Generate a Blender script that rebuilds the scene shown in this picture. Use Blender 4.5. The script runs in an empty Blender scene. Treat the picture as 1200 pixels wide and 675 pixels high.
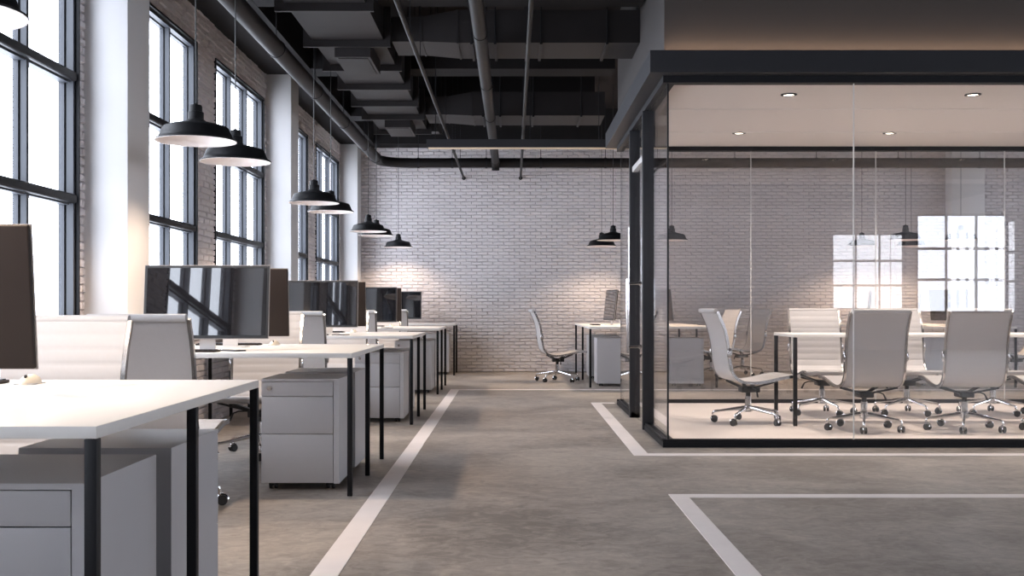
import bpy, bmesh, math, random
from mathutils import Vector, Matrix
PI = math.pi
SC = bpy.context.scene
COL = SC.collection

# ------------------------------------------------------------------ materials
def rgb(r, g, b):
    f = lambda c: (c / 255 / 12.92) if c / 255 <= 0.04045 else ((c / 255 + 0.055) / 1.055) ** 2.4
    return (f(r), f(g), f(b), 1)

def mat(name, col, rough=0.5, metal=0.0, spec=0.5, noise=0.0, nscale=20.0, bump=0.0, coat=0.0):
    m = bpy.data.materials.new(name); m.use_nodes = True
    nt = m.node_tree; b = nt.nodes['Principled BSDF']
    b.inputs['Base Color'].default_value = col
    b.inputs['Roughness'].default_value = rough
    b.inputs['Metallic'].default_value = metal
    b.inputs['Specular IOR Level'].default_value = spec
    b.inputs['Coat Weight'].default_value = coat
    b.inputs['Coat Roughness'].default_value = 0.05
    tc = nt.nodes.new('ShaderNodeTexCoord')
    n = nt.nodes.new('ShaderNodeTexNoise'); n.inputs['Scale'].default_value = nscale; n.inputs['Detail'].default_value = 4
    nt.links.new(tc.outputs['Object'], n.inputs['Vector'])
    mx = nt.nodes.new('ShaderNodeMix'); mx.data_type = 'RGBA'
    k = noise
    mx.inputs['A'].default_value = [c * (1 - k) for c in col[:3]] + [1]
    mx.inputs['B'].default_value = [min(1, c * (1 + k)) for c in col[:3]] + [1]
    nt.links.new(n.outputs['Fac'], mx.inputs['Factor'])
    nt.links.new(mx.outputs['Result'], b.inputs['Base Color'])
    if bump:
        bp = nt.nodes.new('ShaderNodeBump'); bp.inputs['Strength'].default_value = bump; bp.inputs['Distance'].default_value = 0.002
        nt.links.new(n.outputs['Fac'], bp.inputs['Height']); nt.links.new(bp.outputs['Normal'], b.inputs['Normal'])
    return m

def emit_mat(name, col, strength):
    m = bpy.data.materials.new(name); m.use_nodes = True
    nt = m.node_tree; nt.nodes.clear()
    e = nt.nodes.new('ShaderNodeEmission'); o = nt.nodes.new('ShaderNodeOutputMaterial')
    e.inputs['Color'].default_value = col; e.inputs['Strength'].default_value = strength
    nt.links.new(e.outputs[0], o.inputs[0]); return m

def glass_mat(name, tint=(0.992, 0.982, 0.975, 1), f0=0.06, gloss=(1, 1, 1, 1), grz=1.0):
    """clear sheet glass: transparent body with a view-angle reflection (Schlick)"""
    m = bpy.data.materials.new(name); m.use_nodes = True
    nt = m.node_tree; nt.nodes.clear(); N = nt.nodes.new; L = nt.links.new
    o = N('ShaderNodeOutputMaterial'); t = N('ShaderNodeBsdfTransparent'); g = N('ShaderNodeBsdfGlossy')
    t.inputs[0].default_value = tint; g.inputs['Color'].default_value = gloss; g.inputs['Roughness'].default_value = 0.0
    geo = N('ShaderNodeNewGeometry'); d = N('ShaderNodeVectorMath'); d.operation = 'DOT_PRODUCT'
    L(geo.outputs['Incoming'], d.inputs[0]); L(geo.outputs['Normal'], d.inputs[1])
    a = N('ShaderNodeMath'); a.operation = 'ABSOLUTE'; L(d.outputs['Value'], a.inputs[0])
    s = N('ShaderNodeMath'); s.operation = 'SUBTRACT'; s.inputs[0].default_value = 1; L(a.outputs[0], s.inputs[1])
    p = N('ShaderNodeMath'); p.operation = 'POWER'; p.inputs[1].default_value = 5; L(s.outputs[0], p.inputs[0])
    ma = N('ShaderNodeMath'); ma.operation = 'MULTIPLY_ADD'; ma.inputs[1].default_value = (1 - f0) * grz; ma.inputs[2].default_value = f0
    L(p.outputs[0], ma.inputs[0])
    mx = N('ShaderNodeMixShader'); L(ma.outputs[0], mx.inputs[0]); L(t.outputs[0], mx.inputs[1]); L(g.outputs[0], mx.inputs[2])
    L(mx.outputs[0], o.inputs[0]); return m

def brick_mat(name, col):
    """thickly painted brick: faint tone changes and a rough skin; the bricks themselves are modelled"""
    m = bpy.data.materials.new(name); m.use_nodes = True
    nt = m.node_tree; N = nt.nodes.new; L = nt.links.new
    b = nt.nodes['Principled BSDF']; b.inputs['Roughness'].default_value = 0.6
    tc = N('ShaderNodeTexCoord')
    n1 = N('ShaderNodeTexNoise'); n1.inputs['Scale'].default_value = 38; n1.inputs['Detail'].default_value = 5
    n2 = N('ShaderNodeTexNoise'); n2.inputs['Scale'].default_value = 2.2; n2.inputs['Detail'].default_value = 3
    L(tc.outputs['Object'], n1.inputs['Vector']); L(tc.outputs['Object'], n2.inputs['Vector'])
    bp = N('ShaderNodeBump'); bp.inputs['Strength'].default_value = 0.7; bp.inputs['Distance'].default_value = 0.006
    L(n1.outputs['Fac'], bp.inputs['Height']); L(bp.outputs['Normal'], b.inputs['Normal'])
    mx = N('ShaderNodeMix'); mx.data_type = 'RGBA'
    L(n2.outputs['Fac'], mx.inputs['Factor'])
    mx.inputs['A'].default_value = [c * 0.94 for c in col[:3]] + [1]; mx.inputs['B'].default_value = [c * 1.05 for c in col[:3]] + [1]
    L(mx.outputs['Result'], b.inputs['Base Color'])
    return m

def floor_mat():
    m = bpy.data.materials.new('polished_concrete'); m.use_nodes = True
    nt = m.node_tree; N = nt.nodes.new; L = nt.links.new
    b = nt.nodes['Principled BSDF']
    tc = N('ShaderNodeTexCoord')
    mp = N('ShaderNodeMapping'); mp.inputs['Scale'].default_value = (0.8, 1.0, 1); L(tc.outputs['Object'], mp.inputs[0])
    n1 = N('ShaderNodeTexNoise'); n1.inputs['Scale'].default_value = 1.1; n1.inputs['Detail'].default_value = 9; n1.inputs['Roughness'].default_value = 0.62; n1.inputs['Distortion'].default_value = 0.7
    n2 = N('ShaderNodeTexNoise'); n2.inputs['Scale'].default_value = 13.0; n2.inputs['Detail'].default_value = 9; n2.inputs['Roughness'].default_value = 0.68; n2.inputs['Distortion'].default_value = 1.2
    L(mp.outputs[0], n1.inputs['Vector']); L(mp.outputs[0], n2.inputs['Vector'])
    ad = N('ShaderNodeMix'); ad.inputs['Factor'].default_value = 0.5
    L(n1.outputs['Fac'], ad.inputs['A']); L(n2.outputs['Fac'], ad.inputs['B'])
    r = N('ShaderNodeValToRGB'); L(ad.outputs[0], r.inputs[0])
    e = r.color_ramp.elements
    e[0].position = 0.40; e[0].color = (0.185, 0.162, 0.140, 1)
    e[1].position = 0.60; e[1].color = (0.42, 0.38, 0.335, 1)
    x = e.new(0.5); x.color = (0.305, 0.270, 0.240, 1)
    L(r.outputs[0], b.inputs['Base Color'])
    rr = N('ShaderNodeMapRange'); rr.inputs['To Min'].default_value = 0.32; rr.inputs['To Max'].default_value = 0.55
    L(n2.outputs['Fac'], rr.inputs[0]); L(rr.outputs[0], b.inputs['Roughness'])
    bp = N('ShaderNodeBump'); bp.inputs['Strength'].default_value = 0.12; bp.inputs['Distance'].default_value = 0.004
    L(n2.outputs['Fac'], bp.inputs['Height']); L(bp.outputs[0], b.inputs['Normal'])
    return m

M = {}
M['brick'] = brick_mat('painted_brick', (0.60, 0.565, 0.575, 1))
M['floor'] = floor_mat()
M['plaster'] = mat('white_plaster', (0.63, 0.62, 0.625, 1), 0.7, noise=0.03, nscale=3)
M['dark_ceiling'] = mat('dark_painted_concrete', (0.022, 0.018, 0.017, 1), 0.8, spec=0.1, noise=0.18, nscale=5, bump=0.3)
M['dark_beam'] = mat('dark_painted_beam', (0.015, 0.0135, 0.014, 1), 0.75, spec=0.1, noise=0.12, nscale=4)
M['duct'] = mat('painted_sheet_metal', (0.020, 0.0175, 0.018, 1), 0.55, spec=0.2, noise=0.1, nscale=6)
M['pipe'] = mat('grey_painted_pipe', (0.013, 0.0115, 0.0115, 1), 0.5, spec=0.15, noise=0.15, nscale=12)
M['bulkhead'] = mat('taupe_painted_board', (0.050, 0.044, 0.042, 1), 0.7, noise=0.05, nscale=3)
M['fascia'] = mat('charcoal_metal_cladding', (0.023, 0.023, 0.0265, 1), 0.5, spec=0.3, noise=0.05, nscale=3)
M['black_frame'] = mat('black_powder_coat', (0.007, 0.007, 0.009, 1), 0.5, spec=0.25, noise=0.1, nscale=30)
M['grey_frame'] = mat('slate_window_frame', (0.046, 0.051, 0.062, 1), 0.5, noise=0.05, nscale=10)
M['white_top'] = mat('white_laminate', (0.82, 0.80, 0.77, 1), 0.35, noise=0.01)
M['cabinet'] = mat('light_grey_lacquer', (0.51, 0.505, 0.525, 1), 0.38, noise=0.015)
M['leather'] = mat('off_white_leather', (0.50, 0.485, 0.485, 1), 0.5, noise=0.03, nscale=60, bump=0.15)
M['chrome'] = mat('chrome', (0.72, 0.71, 0.71, 1), 0.13, metal=1.0, noise=0.02)
M['aluminium'] = mat('brushed_aluminium', (0.50, 0.49, 0.49, 1), 0.2, metal=1.0, noise=0.03)
M['black_plastic'] = mat('black_plastic', (0.018, 0.018, 0.019, 1), 0.42, noise=0.1)
M['monitor_back'] = mat('dark_brown_plastic', (0.024, 0.018, 0.0165, 1), 0.5, spec=0.2, noise=0.04)
M['screen'] = mat('glossy_dark_screen', (0.010, 0.0095, 0.011, 1), 0.015, spec=1.0, noise=0.02, coat=0.5)
M['silver'] = mat('pale_silver_plastic', (0.60, 0.58, 0.57, 1), 0.35, noise=0.02)
M['edge'] = mat('grey_metal_edge', (0.30, 0.28, 0.27, 1), 0.35, noise=0.02)
M['cream'] = mat('cream_plastic', (0.80, 0.73, 0.62, 1), 0.35, noise=0.02)
M['lamp_black'] = mat('matt_black_enamel', (0.007, 0.007, 0.008, 1), 0.5, spec=0.25, noise=0.1)
M['lamp_white'] = mat('white_enamel', (0.80, 0.74, 0.72, 1), 0.4, noise=0.02)
M['line'] = mat('white_floor_paint', (0.84, 0.78, 0.76, 1), 0.5, noise=0.06, nscale=8)
M['carpet'] = mat('pale_meeting_room_floor', (0.80, 0.72, 0.67, 1), 0.45, noise=0.02)
M['room_ceiling'] = mat('white_ceiling_board', (0.84, 0.78, 0.75, 1), 0.6, noise=0.01)
M['glass'] = glass_mat('clear_partition_glass', f0=0.06)
M['pane'] = glass_mat('window_glass', tint=(0.97, 0.98, 1.0, 1), f0=0.02, grz=0.5)
M['seal_dark'] = mat('dark_glass_seal', (0.02, 0.02, 0.022, 1), 0.3)
M['seal_clear'] = mat('clear_glass_seal', (0.75, 0.74, 0.73, 1), 0.2)
M['bulb'] = emit_mat('warm_bulb', (1.0, 0.72, 0.45, 1), 3.5)
M['downlight'] = emit_mat('downlight_disc', (1.0, 0.86, 0.72, 1), 9)
M['lamplit_underside'] = mat('painted_lamplight_underside', (0.75, 0.60, 0.42, 1), 0.45, noise=0.03)  # beam underside: warm lamplight put into the colour

# ------------------------------------------------------------------ mesh helpers
def newbm(): return bmesh.new()

def add_box(bm, x0, x1, y0, y1, z0, z1, bev=0.0, seg=2):
    t = bmesh.new()
    bmesh.ops.create_cube(t, size=1.0)
    for v in t.verts:
        v.co = Vector(((x0 + x1) / 2 + v.co.x * (x1 - x0), (y0 + y1) / 2 + v.co.y * (y1 - y0), (z0 + z1) / 2 + v.co.z * (z1 - z0)))
    if bev > 0:
        bmesh.ops.bevel(t, geom=t.edges[:], offset=bev, segments=seg, affect='EDGES', profile=0.5)
    merge(bm, t)

def merge(bm, t, mtx=None):
    if mtx is not None: bmesh.ops.transform(t, matrix=mtx, verts=t.verts[:])
    mp = {v: bm.verts.new(v.co) for v in t.verts}
    for f in t.faces:
        try: bm.faces.new([mp[v] for v in f.verts])
        except ValueError: pass
    t.free()

def frame_of(d):
    d = d.normalized(); up = Vector((0, 0, 1)) if abs(d.z) < 0.95 else Vector((1, 0, 0))
    a = d.cross(up).normalized(); return a, a.cross(d).normalized()

def add_tube(bm, pts, r, n=10, cap=True, rx=None):
    """tube through points; r a number or a list"""
    pts = [Vector(p) for p in pts]; rs = r if isinstance(r, (list, tuple)) else [r] * len(pts)
    rings = []; prev = None
    for i, p in enumerate(pts):
        d = (pts[min(i + 1, len(pts) - 1)] - pts[max(i - 1, 0)]).normalized()
        if prev is None: a, b = frame_of(d)
        else:
            a = (prev - d * prev.dot(d)).normalized(); b = a.cross(d).normalized()
        prev = a
        k = rx or 1.0
        rings.append([bm.verts.new(p + a * math.cos(2 * PI * j / n) * rs[i] * k + b * math.sin(2 * PI * j / n) * rs[i]) for j in range(n)])
    for i in range(len(rings) - 1):
        for j in range(n): bm.faces.new((rings[i][j], rings[i][(j + 1) % n], rings[i + 1][(j + 1) % n], rings[i + 1][j]))
    if cap: bm.faces.new(rings[0][::-1]); bm.faces.new(rings[-1])

def add_bar(bm, p, q, w, h):
    """rectangular bar from p to q, w sideways, h up"""
    p, q = Vector(p), Vector(q); a, b = frame_of(q - p)
    vs = [bm.verts.new(c + a * sx * w / 2 + b * sy * h / 2) for c in (p, q) for sx, sy in ((-1, -1), (1, -1), (1, 1), (-1, 1))]
    for f in ((3, 2, 1, 0), (4, 5, 6, 7), (0, 1, 5, 4), (1, 2, 6, 5), (2, 3, 7, 6), (3, 0, 4, 7)): bm.faces.new([vs[k] for k in f])

def add_lathe(bm, prof, n=32, c=(0, 0, 0), close=False):
    """prof: (r, z) list, revolved about Z"""
    rings = []
    for r, z in prof:
        if r < 1e-5: rings.append([bm.verts.new((c[0], c[1], c[2] + z))])
        else: rings.append([bm.verts.new((c[0] + r * math.cos(2 * PI * j / n), c[1] + r * math.sin(2 * PI * j / n), c[2] + z)) for j in range(n)])
    for A, B in zip(rings, rings[1:] + (rings[:1] if close else [])):
        for j in range(n):
            k = (j + 1) % n
            if len(A) == 1 and len(B) == 1: continue
            if len(A) == 1: bm.faces.new((A[0], B[k], B[j]))
            elif len(B) == 1: bm.faces.new((A[j], A[k], B[0]))
            else: bm.faces.new((A[j], A[k], B[k], B[j]))

def add_cyl(bm, c, r, h, axis='Z', n=24, bev=0.0):
    t = bmesh.new()
    p = [(0, -h / 2), (r - bev, -h / 2), (r, -h / 2 + bev), (r, h / 2 - bev), (r - bev, h / 2), (0, h / 2)] if bev else [(0, -h / 2), (r, -h / 2), (r, h / 2), (0, h / 2)]
    add_lathe(t, p, n)
    R = Matrix.Identity(4)
    if axis == 'X': R = Matrix.Rotation(PI / 2, 4, 'Y')
    if axis == 'Y': R = Matrix.Rotation(PI / 2, 4, 'X')
    merge(bm, t, Matrix.Translation(Vector(c)) @ R)

def obj(name, bm, m, parent=None, smooth=False, angle=0.6):
    bmesh.ops.recalc_face_normals(bm, faces=bm.faces[:])
    me = bpy.data.meshes.new(name); bm.to_mesh(me); bm.free()
    me.materials.append(m)
    if smooth:
        me.polygons.foreach_set('use_smooth', [True] * len(me.polygons))
        me.set_sharp_from_angle(angle=angle)
    o = bpy.data.objects.new(name, me); COL.objects.link(o)
    if parent is not None: o.parent = parent
    return o

def box_obj(name, b, m, parent=None, bev=0.0):
    bm = newbm(); add_box(bm, *b, bev=bev); return obj(name, bm, m, parent, smooth=bev > 0, angle=0.5)

def thing(name, label, cat, loc=(0, 0, 0), rot=0, group=None):
    o = bpy.data.objects.new(name, None); COL.objects.link(o)
    o.empty_display_size = 0.1
    o.location = loc; o.rotation_euler = (0, 0, rot)
    o['label'] = label; o['category'] = cat
    if group: o['group'] = group
    return o

def tag(o, label, cat, group=None):
    o['label'] = label; o['category'] = cat
    if group: o['group'] = group
    return o

def struct(o, label=None):
    o['kind'] = 'structure'
    if label: o['label'] = label
    return o

def dup(root, loc, rot, label, group=None):
    r = root.copy(); COL.objects.link(r); r.location = loc; r.rotation_euler = (0, 0, rot); r['label'] = label
    if group: r['group'] = group
    for ch in list(root.children):
        c = ch.copy(); COL.objects.link(c); c.parent = r
        for g in list(ch.children):
            d = g.copy(); COL.objects.link(d); d.parent = c
    return r

# ------------------------------------------------------------------ dimensions
F = 1300.0                      # focal length in pixels of the 1200 px wide frame
XL, XR, YB, YR, ZC = -2.63, 12.4, 17.2, -10.1, 4.0
ZS = 3.47                       # underside of beams and soffits
T = 0.25

# ------------------------------------------------------------------ room shell
struct(box_obj('floor', (XL - T, XR + T, YR - T, YB + T, -0.1, 0), M['floor']), 'polished brown-grey concrete floor')
struct(box_obj('ceiling', (XL - T, XR + T, YR - T, YB + T, ZC, ZC + 0.1), M['dark_ceiling']), 'dark painted concrete ceiling')
RNG = random.Random(7)
def brick_face(bm, put, a0, a1, z0, z1, holes=(), bw=0.166, rh=0.0517):
    """relief of courses in half bond; put(a, z, d) gives the point d in front of the wall face"""
    t = bmesh.new(); row = 0; z = z0
    while z < z1 - 0.004:
        zt = min(z + rh, z1); a = a0 - (bw / 2 if row % 2 else 0)
        while a < a1 - 0.004:
            segs = [(max(a, a0), min(a + bw, a1))]
            for lo, hi, hz0, hz1 in holes:
                if zt <= hz0 + 0.002 or z >= hz1 - 0.002: continue
                ns = []
                for p, q in segs:
                    if q <= lo or p >= hi: ns.append((p, q)); continue
                    if p < lo: ns.append((p, lo))
                    if q > hi: ns.append((hi, q))
                segs = ns
            for p, q in segs:
                if q - p < 0.02: continue
                m = (p + q) / 2; e = 0.0100; f = min(0.0085, (zt - z) * 0.3)
                d = 0.011 + RNG.random() * 0.010
                w = lambda: d + (RNG.random() - 0.5) * 0.008
                j = lambda: (RNG.random() - 0.5) * 0.004
                V = [t.verts.new(put(*c)) for c in ((p, z, 0), (m, z, 0), (q, z, 0), (q, zt, 0), (m, zt, 0), (p, zt, 0))]
                I = [t.verts.new(put(*c)) for c in ((p + e + j(), z + f + j(), w()), (q - e + j(), z + f + j(), w()), (q - e + j(), zt - f + j(), w()), (p + e + j(), zt - f + j(), w()))]
                for fc in ((I[0], I[1], I[2], I[3]), (V[0], V[1], V[2], I[1], I[0]), (V[2], V[3], I[2], I[1]), (V[3], V[4], V[5], I[3], I[2]), (V[5], V[0], I[0], I[3])): t.faces.new(fc)
            a += bw
        z = zt; row += 1
    bmesh.ops.remove_doubles(t, verts=t.verts[:], dist=0.0008)
    merge(bm, t)
bm = newbm(); add_box(bm, XL - T, XR + T, YB, YB + T, 0, ZC)
brick_face(bm, lambda a, z, d: (a, YB - d - 0.0005, z), XL, XR, 0, ZS)
struct(obj('wall_back', bm, M['brick']), 'white painted brick wall at the far end')

WZ0, WZ1 = 0.86, 3.19
def wall_open(name, axis, a0, a1, c0, c1, spans, m, relief=None):
    """wall along an axis with window openings (lo, hi); c0..c1 is its thickness"""
    bm = newbm(); cuts = [a0]
    def B(p, q, z0, z1):
        if axis == 'Y': add_box(bm, c0, c1, p, q, z0, z1)
        else: add_box(bm, p, q, c0, c1, z0, z1)
    pos = a0
    for lo, hi in sorted(spans):
        B(pos, lo, 0, ZC); B(lo, hi, 0, WZ0); B(lo, hi, WZ1, ZC); pos = hi
    B(pos, a1, 0, ZC)
    if relief: brick_face(bm, lambda a, z, d: (c1 + d + 0.0005, a, z), relief[0], relief[1], 0, ZS, [(lo, hi, WZ0, WZ1) for lo, hi in spans])
    return struct(obj(name, bm, m))

LEFT = [(-7.9, -6.0), (-5.4, -3.46), (-2.83, -0.93), (-0.27, 1.63), (2.23, 4.13), (4.78, 6.68), (7.28, 9.18), (9.74, 11.65), (12.28, 14.13), (14.72, 16.64)]
RIGHT = [(-8.9, -7.05), (-6.4, -4.6), (0.5, 2.4), (3.1, 5.0), (5.6, 7.5), (8.1, 10.0), (10.6, 12.4), (13.0, 14.9), (15.0, 16.9)]
REAR = [(9.45, 11.6)]
wall_open('wall_left', 'Y', YR - T, YB + T, XL - 0.088, XL, LEFT, M['brick'], (1.0, YB))['label'] = 'white painted brick wall with tall windows on the left'
wall_open('wall_right', 'Y', YR - T, YB + T, XR, XR + 0.09, RIGHT, M['brick'])
wall_open('wall_rear', 'X', XL - T, XR + T, YR - 0.09, YR, REAR, M['brick'])

WN = [0]
def window(axis, lo, hi, c, sgn):
    """steel window; c = inner wall face, sgn = direction into the room"""
    WN[0] += 1
    root = bpy.data.objects.new('window_%d' % WN[0], None); COL.objects.link(root)
    struct(root, 'tall dark grey framed industrial window')
    def B(bm, a0, a1, d0, d1, z0, z1, bev=0):   # d: depth from wall face, + into the room
        p, q = sorted((c + sgn * d0, c + sgn * d1))
        if axis == 'Y': add_box(bm, p, q, a0, a1, z0, z1, bev)
        else: add_box(bm, a0, a1, p, q, z0, z1, bev)
    def frame(bm, e0, e1, d0, d1):   # rectangular frame between the insets e0 and e1
        B(bm, lo + e0, lo + e1, d0, d1, WZ0 + e0, WZ1 - e0); B(bm, hi - e1, hi - e0, d0, d1, WZ0 + e0, WZ1 - e0)
        B(bm, lo + e1, hi - e1, d0, d1, WZ1 - e1, WZ1 - e0); B(bm, lo + e1, hi - e1, d0, d1, WZ0 + e0, WZ0 + e1)
    t = 0.018; f = 0.032
    bm = newbm(); frame(bm, 0, t, -0.088, 0.024); frame(bm, t, 0.036, -0.052, -0.042); obj('window_trim', bm, M['black_frame'], root)
    bm = newbm(); frame(bm, t, 0.042, -0.042, 0.0); frame(bm, t, t + f, -0.088, -0.052); obj('window_frame', bm, M['grey_frame'], root)
    w = (hi - lo - 2 * t)
    for k in (1, 2):
        a = lo + t + w * k / 3
        bm = newbm(); B(bm, a - 0.024, a + 0.024, -0.084, -0.054, WZ0 + t + f, WZ1 - t - f); B(bm, a - 0.016, a + 0.016, -0.044, -0.012, WZ0 + 0.042, WZ1 - 0.042)
        ml = obj('mullion', bm, M['grey_frame'], root)
        bm = newbm(); B(bm, a - 0.012, a + 0.012, -0.054, -0.044, WZ0 + 0.042, WZ1 - 0.042); obj('glazing_bead', bm, M['black_frame'], ml)
    for z in (2.378, 1.648):
        bm = newbm(); B(bm, lo + t + 0.02, hi - t - 0.02, -0.018, 0.024, z - 0.027, z + 0.027, 0.012)
        obj('glazing_bar', bm, M['black_frame'], root)
        bm = newbm(); B(bm, lo + t + f, hi - t - f, -0.080, -0.02, z - 0.036, z + 0.020)
        obj('transom', bm, M['grey_frame'], root)
    bm = newbm(); B(bm, lo + t, hi - t, -0.072, -0.065, WZ0 + t, WZ1 - t)
    obj('window_glass', bm, M['pane'], root)
    # daylight portal for the opening
    L = bpy.data.lights.new('window_daylight', 'AREA'); L.shape = 'RECTANGLE'
    L.size = hi - lo; L.size_y = WZ1 - WZ0; L.cycles.is_portal = True
    lo_ = bpy.data.objects.new('window_daylight', L); COL.objects.link(lo_)
    mid, zc = (lo + hi) / 2, (WZ0 + WZ1) / 2
    if axis == 'Y':
        lo_.location = (c - sgn * 0.10, mid, zc); lo_.rotation_euler = (PI / 2, 0, PI / 2 if sgn < 0 else -PI / 2)
    else:
        lo_.location = (mid, c - sgn * 0.10, zc); lo_.rotation_euler = (PI / 2, 0, PI if sgn > 0 else 0)
    return root
# an area lamp shines along its local -Z; rotated (90,0,a): -Z -> +Y turned by a
for s in LEFT: window('Y', s[0], s[1], XL, 1)
for s in RIGHT: window('Y', s[0], s[1], XR, -1)
for s in REAR: window('X', s[0], s[1], YR, 1)

XC = -2.35
for y0 in (-8.35, -3.37, 1.72, 6.77, 11.76, 16.79):
    struct(box_obj('column', (XL + 0.001, XC, y0, y0 + 0.41, 0, ZS), M['plaster'], bev=0.006), 'white plaster column between the windows')
struct(box_obj('column', (6.70, 7.20, 16.93, YB - 0.001, 0, ZS), M['plaster'], bev=0.006), 'white plaster column on the back wall')
# soffit boxes and ceiling beams
struct(box_obj('soffit', (XL + 0.001, -2.10, YR, YB, ZS, ZC - 0.001), M['dark_beam']), 'dark boxed soffit above the windows')
struct(box_obj('soffit', (-2.10, XR, 16.75, YB - 0.001, ZS, ZC - 0.001), M['dark_beam']), 'dark boxed soffit along the back wall')
for y0, y1 in ((4.2, 4.58), (8.75, 9.13), (11.5, 11.88), (14.35, 14.73)):
    struct(box_obj('beam', (-2.10, 1.06, y0, y1, ZS + 0.002, ZC - 0.001), M['dark_beam']), 'dark concrete ceiling beam')

# floor markings (painted strips)
def strip(bm, x0, x1, y0, y1): add_box(bm, x0, x1, y0, y1, 0.0, 0.003)
bm = newbm(); strip(bm, -0.755, -0.65, -3, 13.37); strip(bm, -0.755, 9, 13.37, 13.50)
struct(obj('floor_marking', bm, M['line']), 'white painted line beside the window desks')
bm = newbm(); strip(bm, 0.815, 0.92, 7.455, 11.6); strip(bm, 0.92, 9, 7.455, 7.57); strip(bm, 0.92, 1.06, 11.5, 11.6)
struct(obj('floor_marking', bm, M['line']), 'white painted line around the glass meeting room')
bm = newbm(); strip(bm, 0.83, 0.925, 1.5, 5.92); strip(bm, 0.925, 9, 5.82, 5.92)
struct(obj('floor_marking', bm, M['line']), 'white painted line in the right foreground')

# ------------------------------------------------------------------ glass meeting room
GX, GX1, GY, GY1 = 1.07, 6.6, 7.9, 11.42
room = thing('glass_meeting_room', 'glass walled meeting room with black frame and charcoal canopy on the right', 'meeting room', (GX, GY, 0))
def RB(name, b, m, parent=room, bev=0.0):
    x0, x1, y0, y1, z0, z1 = b
    return box_obj(name, (x0 - GX, x1 - GX, y0 - GY, y1 - GY, z0, z1), m, parent, bev)
RB('room_floor', (GX + 0.09, GX1 - 0.09, GY + 0.09, GY1 - 0.09, 0.0, 0.02), M['carpet'])
D0, D1 = 9.09, 10.04            # the doorway in the left side
def sill(x0, x1, y0, y1, side=0):
    bm = newbm(); G = (GX, GY)
    add_box(bm, x0 - GX, x1 - GX, y0 - GY, y1 - GY, 0, 0.04)
    if x1 - x0 > y1 - y0:
        add_box(bm, x0 - GX, x1 - GX, y0 - GY + 0.008, y0 - GY + 0.028, 0.04, 0.055); add_box(bm, x0 - GX, x1 - GX, y1 - GY - 0.028, y1 - GY - 0.008, 0.04, 0.055)
    else:
        add_box(bm, x0 - GX + 0.008, x0 - GX + 0.028, y0 - GY, y1 - GY, 0.04, 0.055); add_box(bm, x1 - GX - 0.028, x1 - GX - 0.008, y0 - GY, y1 - GY, 0.04, 0.055)
    obj('base_rail', bm, M['black_frame'], room)
S = 0.09
sill(GX, GX1, GY, GY + S); sill(GX, GX1, GY1 - S, GY1)
sill(GX, GX + S, GY + S, D0 - 0.02); sill(GX, GX + S, D1, GY1 - S); sill(GX1 - S, GX1, GY + S, GY1 - S)
ZH0, ZH1 = 2.60, 2.65
def head(x0, x1, y0, y1): RB('head_rail', (x0, x1, y0, y1, ZH0, ZH1), M['black_frame'])
head(GX, GX1, GY, GY + S); head(GX, GX1, GY1 - S, GY1); head(GX, GX + S, GY + S, GY1 - S); head(GX1 - S, GX1, GY + S, GY1 - S)
RB('post', (GX - 0.012, GX + S, D0 - 0.05, D0, 0, ZH0), M['fascia'], bev=0.003)
RB('post', (GX - 0.012, GX + S, D1, D1 + 0.05, 0, ZH0), M['fascia'], bev=0.003)
RB('transom_rail', (GX + 0.01, GX + 0.07, D0, D1, 2.22, 2.27), M['silver'], bev=0.003)
gt = 0.012
def pane(x0, x1, y0, y1, z0=0.045, z1=ZH0, name='glass_panel'): return RB(name, (x0, x1, y0, y1, z0, z1), M['glass'])
jx = [GX + 0.04, 2.44, 3.72, 5.04, GX1 - 0.04]
for a, b in zip(jx, jx[1:]):
    pane(a + 0.004, b - 0.004, GY + 0.039, GY + 0.039 + gt); pane(a + 0.004, b - 0.004, GY1 - 0.051, GY1 - 0.051 + gt)
for x in jx[1:-1]:
    RB('glass_joint', (x - 0.003, x + 0.003, GY + 0.038, GY + 0.038 + gt + 0.002, 0.045, ZH0), M['seal_clear'])
    RB('glass_joint', (x - 0.003, x + 0.003, GY1 - 0.052, GY1 - 0.050 + gt, 0.045, ZH0), M['seal_clear'])
for x in (jx[0], jx[-1]):
    for y in (GY + 0.045, GY1 - 0.045):
        RB('corner_joint', (x - 0.006, x + 0.006, y - 0.008, y + 0.008, 0.045, ZH0), M['seal_dark'])
pane(GX + 0.034, GX + 0.034 + gt, GY + 0.055, D0 - 0.05)
pane(GX + 0.034, GX + 0.034 + gt, D1 + 0.05, GY1 - 0.055)
pane(GX + 0.034, GX + 0.034 + gt, D0, D1, 2.27, ZH0)
pane(GX1 - 0.046, GX1 - 0.034, GY + 0.055, GY1 - 0.055)
# the glass door with its long pull handle
door = RB('door', (GX + 0.034, GX + 0.034 + gt, D0 + 0.012, D1 - 0.012, 0.012, 2.215), M['glass'])
hy = 9.62
bm = newbm()
hx = GX - 0.075
add_tube(bm, [(hx - GX, hy - GY, 0.60), (hx - GX, hy - GY, 1.245)], 0.013, 12)
add_tube(bm, [(0.155, hy - GY, 0.60), (0.155, hy - GY, 1.245)], 0.013, 12)
for z in (0.655, 1.205):
    add_tube(bm, [(hx - GX, hy - GY, z), (0.155, hy - GY, z)], 0.010, 10)
    add_cyl(bm, (0.03, hy - GY, z), 0.018, 0.01, 'X', 16); add_cyl(bm, (0.052, hy - GY, z), 0.018, 0.01, 'X', 16)
h = obj('door_handle', bm, M['chrome'], door, smooth=True); h['label'] = 'long chrome pull handle'
bm = newbm(); add_tube(bm, [(-0.02, D1 - GY - 0.01, 0.95), (-0.02, D1 - GY - 0.01, 1.72)], 0.006, 8)  # thin upright metal bar by the far edge of the door
o = obj('thin_bar', bm, M['aluminium'], door, smooth=True)
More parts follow.
